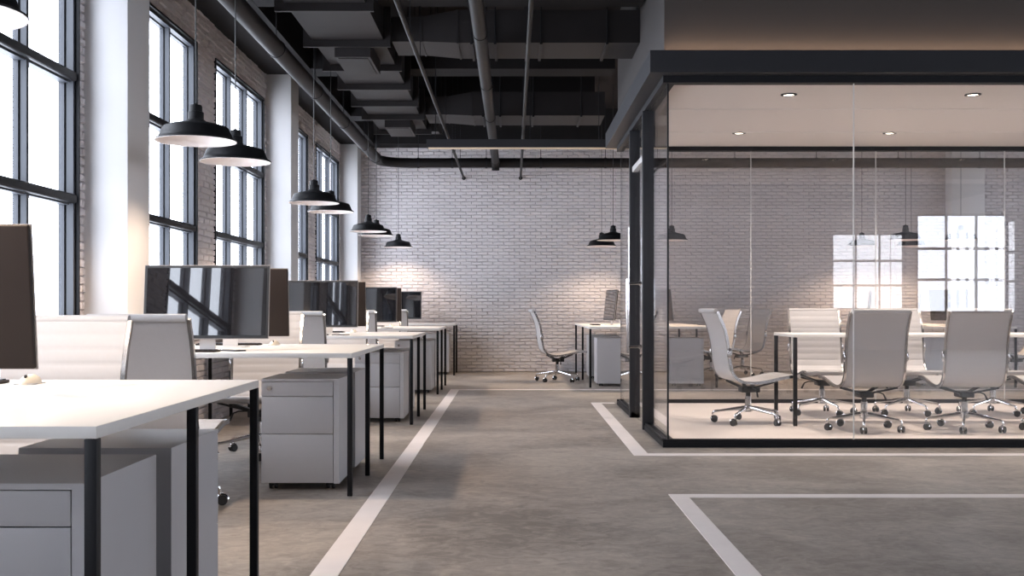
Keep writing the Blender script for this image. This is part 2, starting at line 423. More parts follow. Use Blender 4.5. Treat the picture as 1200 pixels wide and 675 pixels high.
# ceiling of the room, canopy fascia, wall above
RB('ceiling_panel', (GX + 0.005, GX1, GY + 0.005, GY1, ZH1 - 0.008, ZH1 + 0.04), M['room_ceiling'])
for y in (9.19, 10.4):
    RB('ceiling_trim', (GX + 0.10, GX1 - 0.1, y - 0.009, y + 0.009, ZH1 - 0.014, ZH1 - 0.008), M['white_top'])
bm = newbm(); fx, fy = 0.964, 7.785
def ring(bm, x0, x1, y0, y1, z0, z1, w):
    add_box(bm, x0 - GX, x1 - GX, y0 - GY, y0 + w - GY, z0, z1); add_box(bm, x0 - GX, x1 - GX, y1 - w - GY, y1 - GY, z0, z1)
    add_box(bm, x0 - GX, x0 + w - GX, y0 + w - GY, y1 - w - GY, z0, z1); add_box(bm, x1 - w - GX, x1 - GX, y0 + w - GY, y1 - w - GY, z0, z1)
ring(bm, fx, GX1 + 0.106, fy, GY1 + 0.115, ZH1, 2.805, 0.113)
obj('canopy', bm, M['fascia'], room)
struct(box_obj('wall_bulkhead', (GX + 0.01, GX1, GY + 0.01, GY1, 2.70, ZC - 0.001), M['bulkhead']), 'taupe wall above the glass meeting room')
for j, y in enumerate((8.56, 10.45)):
    for i, x in enumerate((2.13, 3.55, 4.97)):
        pos = ('front', 'back')[j] + ' row, ' + ('nearest the glass corner', 'middle', 'rightmost')[i]
        t = thing('ceiling_downlight', 'round recessed downlight in the meeting room ceiling, ' + pos, 'downlight', (x, y, ZH1 - 0.008), 0, 'downlights in the meeting room ceiling')
        bm = newbm(); add_lathe(bm, [(0.062, 0.0), (0.062, -0.006), (0.046, -0.010), (0.044, -0.003), (0.044, 0.0)], 28, close=True); obj('trim_ring', bm, M['black_plastic'], t, smooth=True)
        bm = newbm(); add_cyl(bm, (0, 0, -0.0015), 0.0435, 0.003, n=28); obj('lamp_disc', bm, M['downlight'], t)
        L = bpy.data.lights.new('downlight_beam', 'SPOT'); L.energy = 105; L.color = (1, 0.87, 0.76); L.spot_size = 2.3; L.spot_blend = 0.8; L.shadow_soft_size = 0.05
        lo = bpy.data.objects.new('downlight_beam', L); COL.objects.link(lo); lo.location = (x, y, ZH1 - 0.03)

# warm cove light lying on top of the canopy, washing the wall above
cv = thing('cove_light', 'thin warm light strip lying on top of the charcoal canopy', 'light strip', (fx + 0.10, fy + 0.052, 2.8055))
box_obj('light_channel', (0, 5.6, 0, 0.035, 0, 0.007), M['silver'], cv)
box_obj('light_strip', (0.005, 5.595, 0.005, 0.030, 0.007, 0.0095), emit_mat('warm_strip', (1.0, 0.68, 0.46, 1), 22), cv)
# ------------------------------------------------------------------ services under the ceiling
def rod(bm, x, y, z0, z1=ZC, r=0.004): add_tube(bm, [(x, y, z0), (x, y, z1)], r, 6)

duct = thing('air_duct', 'long rectangular dark grey duct running away overhead with flanged joints', 'air duct', (-1.39, 6, 3.25))
def DB(name, b, m, par, org, bev=0): return box_obj(name, (b[0] - org[0], b[1] - org[0], b[2] - org[1], b[3] - org[1], b[4] - org[2], b[5] - org[2]), m, par, bev)
og = (-1.39, 6, 3.25)
bm = newbm()
add_box(bm, -1.69 - og[0], -1.09 - og[0], 0, 14.2 - 6, 0, 0.30)
obj('duct_body', bm, M['duct'], duct)
bm = newbm()   # the duct's far end curves up and sideways
prof = [(14.2, 3.25), (14.5, 3.262), (14.75, 3.30), (14.95, 3.36), (15.05, 3.44), (15.08, 3.55)]
vs = []
for y, z in prof: vs.append([bm.verts.new((-1.69 - og[0], y - 6, z - 3.25)), bm.verts.new((-0.95 - og[0], y - 6, z - 3.25))])
tp = [bm.verts.new((-1.69 - og[0], 14.2 - 6, 0.3)), bm.verts.new((-0.95 - og[0], 14.2 - 6, 0.3))]
for a, b in zip(vs, vs[1:]): bm.faces.new((a[0], a[1], b[1], b[0]))
bm.faces.new((vs[-1][0], vs[-1][1], tp[1], tp[0])); bm.faces.new((tp[0], tp[1], vs[0][1], vs[0][0]))
bm.faces.new([v[0] for v in vs] + [tp[0]]); bm.faces.new([v[1] for v in vs][::-1] + [tp[1]])
obj('duct_elbow', bm, M['duct'], duct, smooth=True)
for y in (6.3, 7.25, 8.2, 9.33, 10.28, 11.17, 12.1, 12.95, 14.04):
    bm = newbm()
    add_box(bm, -1.765 - og[0], -1.03 - og[0], y - 6, y - 6 + 0.035, -0.06, -0.002); add_box(bm, -1.765 - og[0], -1.692 - og[0], y - 6, y - 6 + 0.035, -0.002, 0.30); add_box(bm, -1.088 - og[0], -1.03 - og[0], y - 6, y - 6 + 0.035, -0.002, 0.30)
    obj('flange', bm, M['duct'], duct)
    bm = newbm(); rod(bm, -1.75 - og[0], y - 6 + 0.06, -0.03, ZC - 3.25, 0.005); obj('hanger_rod', bm, M['black_frame'], duct)
    bm = newbm(); rod(bm, -1.045 - og[0], y - 6 + 0.06, -0.03, ZC - 3.25, 0.005); obj('hanger_rod', bm, M['black_frame'], duct)
for y in (9.40, 13.07):
    b_ = DB('outlet_box', (-1.51, -1.21, y, y + 0.72, 3.12, 3.248), M['duct'], duct, og)
    DB('outlet_grille', (-1.485, -1.235, y + 0.04, y + 0.68, 3.114, 3.12), M['pipe'], b_, og)

def cross_duct(y0, y1, label):
    o = thing('air_duct', label, 'air duct', (0, y0, 3.25), 0, 'cross ducts under the ceiling')
    bm = newbm()
    secs = [(-1.028, 3.262, 3.475, y0 + 0.03, y1 - 0.05), (-0.78, 3.264, 3.475, y0 + 0.03, y1 - 0.05), (-0.47, 3.246, 3.525, y0, y1), (GX + 0.008, 3.246, 3.525, y0, y1)]
    rg = []
    for x, z0, z1, a, b in secs: rg.append([bm.verts.new((x, yy - y0, z - 3.25)) for yy, z in ((a, z0), (b, z0), (b, z1), (a, z1))])
    for A, B in zip(rg, rg[1:]):
        for j in range(4): bm.faces.new((A[j], A[(j + 1) % 4], B[(j + 1) % 4], B[j]))
    bm.faces.new(rg[0]); bm.faces.new(rg[-1][::-1])
    obj('duct_body', bm, M['duct'], o)
    for x in (-0.47, -0.78):
        bm = newbm(); q = [s for s in secs if s[0] == x][0]
        e = 0.006
        add_box(bm, x - 0.008, x + 0.008, q[3] - y0 - e, q[4] - y0 + e, q[1] - 3.25 - e, q[2] - 3.25 + e); obj('seam', bm, M['duct'], o)
    for x in (-0.35, -0.15, 0.12, 0.24, 0.8):
        bm = newbm(); rod(bm, x, -0.012, -0.02, ZC - 3.25, 0.006); obj('hanger_rod', bm, M['black_frame'], o)
        bm = newbm(); add_box(bm, x - 0.012, x + 0.012, -0.02, y1 - y0 + 0.02, -0.022, -0.006); obj('hanger_strap', bm, M['black_frame'], o)
    for x in (-0.98, -0.92, -0.86, -0.82, -0.72, -0.66, -0.60):
        bm = newbm(); rod(bm, x, 0.3, 0.22, ZC - 3.25, 0.004); obj('hanger_rod', bm, M['black_frame'], o)
    return o
cross_duct(9.42, 10.03, 'nearer wide dark duct crossing under the ceiling into the wall above the meeting room')
cross_duct(13.0, 13.71, 'farther wide dark duct crossing under the ceiling, just beyond the second beam')

# long pipe by the windows, turning along the back wall
def arc_pts(c, r, a0, a1, n=10): return [(c[0] + r * math.cos(a0 + (a1 - a0) * k / n), c[1] + r * math.sin(a0 + (a1 - a0) * k / n), c[2]) for k in range(n + 1)]
pz, pr = 3.12, 0.072
p = thing('ceiling_pipe', 'thick dark pipe following the windows and turning along the back wall', 'pipe', (-1.94, 0, pz))
bm = newbm()
add_tube(bm, [(0, -2, 0), (0, 5, 0), (0, 10, 0), (0, 15.88, 0)] + arc_pts((0.42, 15.88, 0), 0.42, PI, PI / 2)[1:] + [(4, 16.3, 0), (11.5, 16.3, 0)], pr, 20)
obj('pipe_run', bm, M['pipe'], p, smooth=True)
for y in (3, 5.5, 7.3, 9.1, 10.9, 12.7, 14.5, 15.7):
    bm = newbm(); rod(bm, 0, y, pr, ZC - pz, 0.005); obj('hanger_rod', bm, M['black_frame'], p)
    bm = newbm(); add_cyl(bm, (0, y, 0), pr + 0.006, 0.03, 'Y', 20); obj('pipe_clip', bm, M['black_frame'], p)
for x in (0.55, 1.05, 1.55, 2.35, 3.3, 3.65, 3.8, 4.1, 5.2, 6.4, 7.6, 8.8):
    bm = newbm(); rod(bm, x, 16.3, pr, ZC - pz, 0.005); obj('hanger_rod', bm, M['black_frame'], p)
    bm = newbm(); add_cyl(bm, (x, 16.3, 0), pr + 0.006, 0.03, 'X', 20); obj('pipe_clip', bm, M['black_frame'], p)
p = thing('ceiling_pipe', 'straight grey pipe down the middle of the ceiling joining the back pipe', 'pipe', (-0.253, 0, pz))
bm = newbm(); add_tube(bm, [(0, 3, 0), (0, 10, 0), (0, 15.95, 0), (0, 16.10, -0.01), (0, 16.2, -0.05), (0, 16.215, -0.12)], 0.055, 18); obj('pipe_run', bm, M['pipe'], p, smooth=True)
bm = newbm(); add_cyl(bm, (0, 16.1, 0), 0.066, 0.1, 'Y', 18, 0.01); obj('pipe_joint', bm, M['pipe'], p, smooth=True)
for y in (6.6, 8.6, 10.6, 12.4, 14.2):
    bm = newbm(); add_cyl(bm, (0, y, 0), 0.060, 0.03, 'Y', 18); obj('pipe_clip', bm, M['black_frame'], p)
    bm = newbm(); rod(bm, 0, y, 0.05, ZC - pz, 0.006); obj('hanger_rod', bm, M['black_frame'], p)
    bm = newbm(); add_bar(bm, (-0.04, y, 0.04), (-0.11, y, 0.30), 0.015, 0.015); obj('hanger_strap', bm, M['black_frame'], p)
for x, lb in ((-0.76, 'thin steel conduit slanting past the long duct to the back wall'), (0.12, 'thin steel conduit right of the middle pipe')):
    p = thing('conduit', lb, 'conduit', (x, 0, 3.0))
    bm = newbm(); add_tube(bm, [(0, 3, 0), (0, 10, 0), (0, 17.19, 0)], 0.017, 12); obj('conduit_run', bm, M['aluminium' if False else 'pipe'], p, smooth=True)
    for y in (6.5, 8.2, 9.1, 10.9, 12.5, 14.6, 16.0):
        bm = newbm(); rod(bm, 0, y, 0.015, ZC - 3.0, 0.004); obj('hanger_rod', bm, M['black_frame'], p)
    bm = newbm(); add_cyl(bm, (0, 17.185, 0), 0.03, 0.02, 'Y', 16); obj('wall_flange', bm, M['black_frame'], p)
# lampless steel beam across the back, warm pendant light painted on its underside
p = thing('steel_beam', 'long dark suspended channel across the far ceiling, warm lamplight painted on its underside', 'suspended channel', (-1.0, 12.84, 2.845))
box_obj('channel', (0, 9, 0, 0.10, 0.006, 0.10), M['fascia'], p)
box_obj('lamplit_strip', (0.02, 8.98, 0.008, 0.092, -0.004, 0.006), M['lamplit_underside'], p)
for x in (0.1, 1.2, 2.0, 8.2):
    bm = newbm(); rod(bm, x, 0.05, 0.1, ZC - 2.845, 0.005); obj('hanger_rod', bm, M['black_frame'], p)

# ------------------------------------------------------------------ pendant lamps
def make_pendant(loc, label, group):
    t = thing('pendant_lamp', label, 'pendant lamp', loc, 0, group)
    bm = newbm()
    out = [(0.2175, 0.0), (0.2175, 0.006), (0.197, 0.020), (0.192, 0.030), (0.176, 0.070), (0.168, 0.077), (0.13, 0.089), (0.09, 0.098), (0.060, 0.106), (0.046, 0.112)]
    inn = [(0.043, 0.108), (0.060, 0.101), (0.09, 0.093), (0.128, 0.084), (0.166, 0.072), (0.172, 0.066), (0.188, 0.028), (0.193, 0.016), (0.2135, 0.001)]
    add_lathe(bm, out + inn, 48, close=True); obj('lamp_shade', bm, M['lamp_black'], t, smooth=True)
    bm = newbm()
    i2 = [(0.2165, -0.0012), (0.2120, -0.0012), (0.192, 0.0145), (0.187, 0.027), (0.171, 0.065), (0.165, 0.071), (0.127, 0.083), (0.089, 0.092), (0.059, 0.100), (0.040, 0.1075), (0.041, 0.1085), (0.060, 0.1005), (0.09, 0.0925), (0.128, 0.0835), (0.166, 0.0715), (0.172, 0.0655), (0.188, 0.0275), (0.193, 0.0155), (0.2165, 0.0)]
    add_lathe(bm, i2, 48, close=True); x = obj('reflector', bm, M['lamp_white'], t, smooth=True); x['label'] = 'white enamel inside of the shade'
    bm = newbm(); add_lathe(bm, [(0.0, 0.110), (0.050, 0.110), (0.050, 0.114), (0.0425, 0.118), (0.0425, 0.155), (0.0405, 0.158), (0.0350, 0.160), (0.0345, 0.188), (0.030, 0.196), (0.012, 0.200), (0.006, 0.206), (0, 0.206)], 32)
    obj('lamp_holder', bm, M['lamp_black'], t, smooth=True)
    bm = newbm(); add_tube(bm, [(0, 0, 0.2), (0, 0, ZC - loc[2])], 0.0035, 8); obj('cord', bm, M['black_plastic'], t)
    bm = newbm(); add_lathe(bm, [(0, 0.070), (0.012, 0.072), (0.02, 0.082), (0.022, 0.092), (0.014, 0.105), (0.012, 0.1095), (0, 0.1095)], 20); obj('bulb', bm, M['bulb'], t, smooth=True)
    return t
GL = 'black pendant lamps over the window desks'; GR = 'black pendant lamps over the far desks'
PX, PZ = -1.72, 1.90
pend = [((PX, F / 494, PZ), 'large black pendant lamp over the nearest desk, out of view at the upper left', GL),
        ((PX, F / 382, PZ), 'black pendant lamp cut by the top left corner of the photo', GL),
        ((PX, F / 216, PZ), 'biggest fully seen black pendant lamp, before the second window', GL),
        ((PX, F / 189, PZ), 'black pendant lamp just behind and right of the biggest one', GL),
        ((PX, F / 135.5, PZ), 'black pendant lamp in front of the pair of far windows, nearer of that pair', GL),
        ((PX, F / 124, PZ), 'black pendant lamp tucked behind another before the far window', GL),
        ((PX, F / 98.5, PZ), 'small black pendant lamp hanging in front of the last column', GL),
        ((PX, F / 93, PZ), 'small black pendant lamp partly hidden behind the one at the last column', GL),
        ((PX, F / 78, PZ), 'smallest black pendant lamp of the window row, alone against the back wall', GL),
        ((1.35, F / 87, PZ), 'higher of two black pendant lamps left of the glass door', GR),
        ((1.31, F / 79.4, PZ), 'lower of two black pendant lamps left of the glass door', GR),
        ((2.14, F / 87, PZ), 'black pendant lamp seen behind the glass corner of the meeting room', GR),
        ((5.15, F / 79.4, PZ), 'black pendant lamp seen through glass among the window reflections, leftmost', GR),
        ((5.26, F / 87.5, PZ), 'black pendant lamp seen through glass between the two window reflections, upper', GR),
        ((5.88, F / 79.4, PZ), 'black pendant lamp seen through glass between the two window reflections, lower', GR),
        ((6.0, F / 87.5, PZ), 'black pendant lamp seen through glass before the white back column', GR)]
lamp0 = None
for loc, lb, g in pend:
    if lamp0 is None: lamp0 = make_pendant(loc, lb, g)
    else: dup(lamp0, loc, 0, lb, g)
    L = bpy.data.lights.new('pendant_glow', 'SPOT'); L.energy = (52 if loc[1] < 16 else 36) if loc[0] < 0 else (85 if loc[1] < 16 else 48); L.color = (1.0, 0.76, 0.55); L.spot_size = 2.35; L.spot_blend = 0.55; L.shadow_soft_size = 0.045
    o = bpy.data.objects.new('pendant_glow', L); COL.objects.link(o); o.location = (loc[0], loc[1], loc[2] + 0.055)

# ------------------------------------------------------------------ office chair
PROF = [(-.336, .945), (-.318, .900), (-.292, .845), (-.270, .780), (-.255, .720), (-.245, .660), (-.239, .600), (-.232, .540), (-.222, .485), (-.203, .430), (-.170, .388), (-.115, .362),
        (-.050, .354), (.020, .356), (.090, .366), (.160, .380), (.230, .395), (.300, .405), (.355, .404)]
def spline(pts, n):
    P = [Vector((p[0], p[1])) for p in pts]; P = [2 * P[0] - P[1]] + P + [2 * P[-1] - P[-2]]
    out = []
    for i in range(1, len(P) - 2):
        for k in range(n):
            t = k / n; a, b, c, d = P[i - 1:i + 3]
            out.append(0.5 * ((2 * b) + (c - a) * t + (2 * a - 5 * b + 4 * c - d) * t * t + (3 * b - a - 3 * c + d) * t ** 3))
    out.append(P[-2]); return out
CURVE = spline(PROF, 8)
def cum(c):
    s = [0]
    for a, b in zip(c, c[1:]): s.append(s[-1] + (b - a).length)
    return s
def sling(c, w, name, parent, rib=0.060, th=0.016):
    s = cum(c); bm = newbm(); n = 9; nr = max(1, round(s[-1] / rib)); F_, B_ = [], []
    for i, p in enumerate(c):
        d = (c[min(i + 1, len(c) - 1)] - c[max(i - 1, 0)]).normalized(); nn = Vector((-d.y, d.x))   # towards the sitter
        ph = (s[i] / s[-1] * nr) % 1.0
        bulge = 0.0055 * (abs(math.sin(PI * ph)) ** 0.28)
        f = p + nn * (th / 2 - 0.002 + bulge); b = p - nn * (th / 2)
        F_.append([bm.verts.new((w * (2 * j / n - 1) / 1.0 * 0.5 * 1, f.x, f.y)) for j in range(n + 1)])
        B_.append([bm.verts.new((w * (2 * j / n - 1) * 0.5, b.x, b.y)) for j in range(n + 1)])
    for R in (F_, B_):
        for a, b in zip(R, R[1:]):
            for j in range(n): bm.faces.new((a[j], a[j + 1], b[j + 1], b[j]))
    for i in range(len(c) - 1):
        for j in (0, n): bm.faces.new((F_[i][j], F_[i + 1][j], B_[i + 1][j], B_[i][j]))
    for i in (0, -1):
        for j in range(n): bm.faces.new((F_[i][j], F_[i][j + 1], B_[i][j + 1], B_[i][j]))
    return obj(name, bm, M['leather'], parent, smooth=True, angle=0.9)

def make_chair(loc, rot, label, group):
    t = thing('office_chair', label, 'chair', loc, rot, group)
    W = 0.455; cut = int(len(CURVE) * 0.56)
    back = sling(CURVE[:cut + 1], W, 'backrest', t); seat = sling(CURVE[cut:], W, 'seat', t)
    bm = newbm(); q = CURVE[0]
    add_tube(bm, [(-W / 2, q.x - 0.010, q.y + 0.004), (W / 2, q.x - 0.010, q.y + 0.004)], 0.020, 16)
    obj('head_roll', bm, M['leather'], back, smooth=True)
    bm = newbm(); q = CURVE[-1]
    add_tube(bm, [(-W / 2, q.x, q.y - 0.006), (W / 2, q.x, q.y - 0.006)], 0.015, 14)
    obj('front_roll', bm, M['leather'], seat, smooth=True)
    for s in (-1, 1):
        bm = newbm(); x = s * (W / 2 + 0.009)
        pts = [(x, p.x, p.y) for p in CURVE[::4]] + [(x, CURVE[-1].x + 0.014, CURVE[-1].y - 0.002)]
        rg = []
        for i, p in enumerate(pts):
            P = Vector(p); d = (Vector(pts[min(i + 1, len(pts) - 1)]) - Vector(pts[max(i - 1, 0)])).normalized(); nn = Vector((0, -d.z, d.y))
            rg.append([bm.verts.new(P + Vector((a, 0, 0)) + nn * b) for a, b in ((-.008, -.013), (.008, -.013), (.008, .011), (-.008, .011))])
        for A, B in zip(rg, rg[1:]):
            for j in range(4): bm.faces.new((A[j], A[(j + 1) % 4], B[(j + 1) % 4], B[j]))
        bm.faces.new(rg[0]); bm.faces.new(rg[-1][::-1])
        obj('side_rail', bm, M['aluminium'], t, smooth=True, angle=0.7)
        bm = newbm(); tb = bmesh.new(); add_cyl(tb, (0, 0, 0), 0.021, 0.014, 'X', 20, 0.004)
        for v in tb.verts: v.co.z *= 2.1
        merge(bm, tb, Matrix.Translation((s * (W / 2 + 0.023), -0.239, 0.60)) @ Matrix.Rotation(-0.1, 4, 'X')); obj('bracket', bm, M['aluminium'], t, smooth=True)
        bm = newbm()   # bracing bars from the mechanism to the rail
        add_bar(bm, (s * 0.03, 0.03, 0.295), (s * W / 2, 0.17, 0.366), 0.028, 0.014); add_bar(bm, (s * 0.03, -0.03, 0.295), (s * W / 2, -0.11, 0.345), 0.028, 0.014)
        obj('seat_support', bm, M['black_plastic'], t)
    bm = newbm(); add_box(bm, -.055, .055, -.07, .09, .262, .310, 0.008); obj('tilt_mechanism', bm, M['black_plastic'], t, smooth=True)
    bm = newbm(); add_tube(bm, [(.05, .02, .30), (.13, .02, .298), (.165, .02, .285), (.19, .02, .235)], [.005, .005, .006, .009], 8); obj('lever', bm, M['black_plastic'], t, smooth=True)
    bm = newbm(); add_lathe(bm, [(0, .285), (.020, .285), (.020, .225), (0, .225)], 18); obj('gas_lift', bm, M['black_plastic'], t, smooth=True)
    bm = newbm(); add_lathe(bm, [(0, .228), (.026, .228), (.027, .15), (.036, .142), (.036, .105), (.028, .095), (0, .095)], 22); obj('column_sleeve', bm, M['chrome'], t, smooth=True)
    for k in range(5):
        a = PI / 2 + 2 * PI * k / 5 + 0.26; c, s_ = math.cos(a), math.sin(a)
        bm = newbm(); R = 0.295
        pp = [(0.02, .132), (0.08, .126), (0.16, .112), (0.23, .101), (0.27, .097), (0.288, .090), (0.295, .075), (0.295, .058)]
        add_tube(bm, [(r * c, r * s_, z) for r, z in pp], [.016, .015, .0125, .0105, .010, .010, .009, .008], 10)
        leg = obj('base_leg', bm, M['chrome'], t, smooth=True)
        cx, cy = R * c, R * s_
        b = a + 0.8 + k * 1.3; u = Vector((math.cos(b), math.sin(b), 0)); wv = Vector((-math.sin(b), math.cos(b), 0))
        off = u * 0.012
        mt = Matrix.Translation(Vector((cx, cy, 0.0262)) + off) @ Matrix.Rotation(b + PI / 2, 4, 'Z')
        bm = newbm()
        for sd in (-1, 1):
            tb = bmesh.new(); add_cyl(tb, (sd * 0.015, 0, 0), 0.026, 0.018, 'X', 20, 0.004); merge(bm, tb, mt)
        w_ = obj('caster', bm, M['black_plastic'], t, smooth=True)
        bm = newbm(); tb = bmesh.new()
        add_tube(tb, [(0, math.cos(q) * 0.029, math.sin(q) * 0.029) for q in [PI * (0.05 + 0.9 * i / 8) for i in range(9)]], 0.0075, 8, rx=1.6)
        merge(bm, tb, mt); obj('caster_hood', bm, M['chrome'], w_, smooth=True)
    return t
GA = 'white ribbed office chairs'
FZ = 0.02
chairs = [  # x, y, z, facing angle (0 = facing away from the camera), label
    (-1.72, 1.95, 0, 0, 'white office chair at the near side of the nearest desk, only its seat edge showing', 'chairs at the window desks'),
    (-1.72, 3.97, 0, PI, 'ribbed white chair facing the camera just behind the nearest desk', 'chairs at the window desks'),
    (-1.73, 5.45, 0, 0.0, 'grey-shaded chair back, largest one, in front of the second desk', 'chairs at the window desks'),
    (-1.72, 7.50, 0, PI, 'ribbed chair facing the camera behind the second desk, mostly under the desktop', 'chairs at the window desks'),
    (-1.72, 9.05, 0, 0, 'plain chair back in front of the third window desk', 'chairs at the window desks'),
    (-1.72, 11.03, 0, PI, 'ribbed chair facing the camera behind the third window desk', 'chairs at the window desks'),
    (-1.72, 12.33, 0, 0, 'small plain chair back in front of the fourth window desk', 'chairs at the window desks'),
    (-1.72, 14.33, 0, PI, 'ribbed chair behind the fourth window desk, nearly hidden', 'chairs at the window desks'),
    (-1.72, 15.92, 0, 0, 'farthest small chair back of the window row, before the last desk', 'chairs at the window desks'),
    (0.60, 15.0, 0, -PI / 2 + 0.10, 'white chair in profile standing free against the back wall, left of the glass door', 'chairs at the far desks'),
    (2.80, 15.66, 0, PI / 2 + 0.28, 'chair in profile right of the far desk, seen through glass, nearer the meeting chair', 'chairs at the far desks'),
    (3.36, F / 80, 0, PI / 2 + 0.34, 'chair in profile with curved back seen through glass, standing farther out from the far desk', 'chairs at the far desks'),
    (6.78, F / 87, 0, PI / 2, 'chair behind the glass at the right edge of the photo, beside the far right desk', 'chairs at the far desks'),
    (1.99, F / 138.5, FZ, -PI / 2 + 0.11, 'white chair in profile at the left head of the meeting table', 'chairs at the meeting table'),
    (2.80, F / 147, FZ, 0.06, 'left one of two large chair backs facing us at the meeting table', 'chairs at the meeting table'),
    (3.60, F / 147, FZ, -0.04, 'right one of two large chair backs facing us at the meeting table', 'chairs at the meeting table'),
    (4.36, F / 147, FZ, 0.0, 'meeting chair mostly cut off by the right edge of the photo', 'chairs at the meeting table'),
    (2.84, F / 127.5, FZ, PI - 0.03, 'ribbed chair on the far side of the meeting table, leftmost', 'chairs at the meeting table'),
    (3.62, F / 127.5, FZ, PI, 'ribbed chair on the far side of the meeting table, between the two chair backs', 'chairs at the meeting table'),
    (4.41, F / 127.5, FZ, PI + 0.03, 'ribbed chair on the far side of the meeting table, at the right edge', 'chairs at the meeting table')]
c0 = None
for x, y, z, r, lb, g in chairs:
    if c0 is None: c0 = make_chair((x, y, z), r, lb, g)
    else: dup(c0, (x, y, z), r, lb, g)

# ------------------------------------------------------------------ desks
ZT = 0.757
def desk(name, x0, x1, y0, y1, legs_x, legs_y, label, z=ZT, th=0.026, lw=0.026, base=0.0, cat='desk', group=None, seam=None):
    t = thing(name, label, cat, (x0, y0, base), 0, group)
    box_obj('desktop', (0, x1 - x0, 0, y1 - y0, z - th - base, z - base), M['white_top'], t, 0.002)
    for lx in legs_x:
        for ly in legs_y:
            box_obj('leg', (lx - x0, lx - x0 + lw, ly - y0, ly - y0 + lw, 0, z - th - base - 0.0005), M['black_frame'], t, 0.002)
    return t
GD = 'white bench desks along the windows'
XE = -0.85
desks = [(2.265, 3.715, -2.59, 'nearest white bench desk with black legs, cut by the left and bottom edges'),
         (5.865, 7.315, -2.29, 'second white bench desk from the camera, with black square legs'),
         (9.43, 10.86, -2.59, 'third white bench desk from the camera, by the far pair of windows'),
         (12.72, 14.17, -2.30, 'fourth white bench desk along the windows, two from the back wall'),
         (16.27, 17.0, -2.29, 'last white bench desk standing against the back wall')]
lw = 0.026
for i, (y0, y1, xl, lb) in enumerate(desks):
    ys = (y0, (y0 + y1) / 2 - lw / 2, y1 - lw) if i < 4 else (y0, y1 - lw)
    desk('bench_desk', xl, XE, y0, y1, (XE - lw, xl), ys, lb, group=GD)
# benches behind the meeting room
desk('bench_desk', 0.95, 2.545, 13.77, 16.92, (0.95, 2.545 - lw), (13.77, 15.28, 16.92 - lw), 'far white desk partly behind the glass door, before the back wall', group='white bench desks at the back')
desk('bench_desk', 4.68, 6.26, 13.77, 16.92, (4.68, 6.26 - lw), (13.77, 15.28, 16.92 - lw), 'far right white desk seen through the meeting room glass', group='white bench desks at the back')
# meeting table
desk('meeting_table', 2.31, 5.55, 9.12, 9.82, (2.31, 5.55 - 0.036), (9.12, 9.82 - 0.036), 'long white meeting table with black square legs behind the glass', z=0.776, th=0.024, lw=0.030, base=FZ + 0.001, cat='table')

# ------------------------------------------------------------------ drawer pedestals
def make_pedestal(loc, rot, label, group):
    """front faces -Y, origin at the floor centre of the front"""
    t = thing('drawer_pedestal', label, 'cabinet', loc, rot, group)
    w, d, z0, z1 = 0.425, 0.49, 0.035, 0.608
    bm = newbm()
    add_box(bm, -w / 2, -w / 2 + 0.012, 0.016, d, z0, z1 - 0.014); add_box(bm, w / 2 - 0.030, w / 2, 0.0, d, z0, z1 - 0.014)
    add_box(bm, -w / 2 + 0.012, w / 2 - 0.030, d - 0.012, d, z0, z1 - 0.014); add_box(bm, -w / 2 + 0.012, w / 2 - 0.030, 0.03, d - 0.012, z0, z0 + 0.012)
    add_box(bm, -w / 2, w / 2, 0.0, d, z1 - 0.014, z1)
    obj('body', bm, M['cabinet'], t)
    for k, (a, b) in enumerate(((0.039, 0.3045), (0.3075, 0.5095), (0.5125, 0.5915))):
        dr = box_obj('drawer', (-w / 2, w / 2 - 0.033, 0.0, 0.016, a, b), M['cabinet'], t, 0.0015)
        if k == 2:
            bm = newbm(); add_cyl(bm, (-w / 2 + 0.045, -0.003, (a + b) / 2 + 0.004), 0.013, 0.007, 'Y', 20, 0.001); add_box(bm, -w / 2 + 0.0435, -w / 2 + 0.0465, -0.009, -0.006, 0.549, 0.563)
            obj('lock', bm, M['aluminium'], dr, smooth=True)
    for sx in (-1, 1):
        for y in (0.06, d - 0.06):
            bm = newbm(); x = sx * (w / 2 - 0.055)
            for q in (-0.014, 0.014): add_cyl(bm, (x + q, y, 0.0172), 0.017, 0.016, 'X', 16, 0.002)
            add_box(bm, x - 0.024, x + 0.024, y - 0.012, y + 0.016, 0.018, 0.0352)
            obj('caster', bm, M['black_plastic'], t, smooth=True, angle=0.5)
    return t
ped = []
nm = ['nearest', 'second', 'third', 'fourth', 'last']
XP = -0.95 - 0.2125
for i, (y0, y1, xl, lb) in enumerate(desks):
    fr = {0: 'low grey drawer unit under the nearest desk, cut by the bottom left edge', 1: 'grey three-drawer unit with a round lock, fully seen under the second desk',
          2: 'grey drawer unit with its drawers facing us under the third desk', 3: 'grey drawer unit with its drawers facing us under the fourth desk', 4: 'small grey drawer unit under the last desk by the back wall'}[i]
    ped.append((XP, y0 + 0.20, 0, fr))
    if i < 4: ped.append((XP, y0 + 1.31, PI, 'grey drawer unit turned away, right behind the front one under the %s desk' % nm[i]))
pg = 'grey drawer units under the window desks'
pf = 'grey drawer units under the far desks'
P0 = None
for x, y, r, lb in ped:
    if P0 is None: P0 = make_pedestal((x, y, 0), r, lb, pg)
    else: dup(P0, (x, y, 0), r, lb, pg)
for x, y, r, lb in ((1.275, 14.51, PI, 'pale drawer unit left of the glass door under the far desk, nearer one'),
                    (1.275, 15.99, PI, 'pale drawer unit behind another under the left end of the far desk'),
                    (2.20, 14.51, PI, 'pale drawer unit seen through the glass corner under the far desk'),
                    (5.40, 14.59, PI, 'pale drawer unit seen between the two big meeting chair backs')):
    dup(P0, (x, y, 0), r, lb, pf)

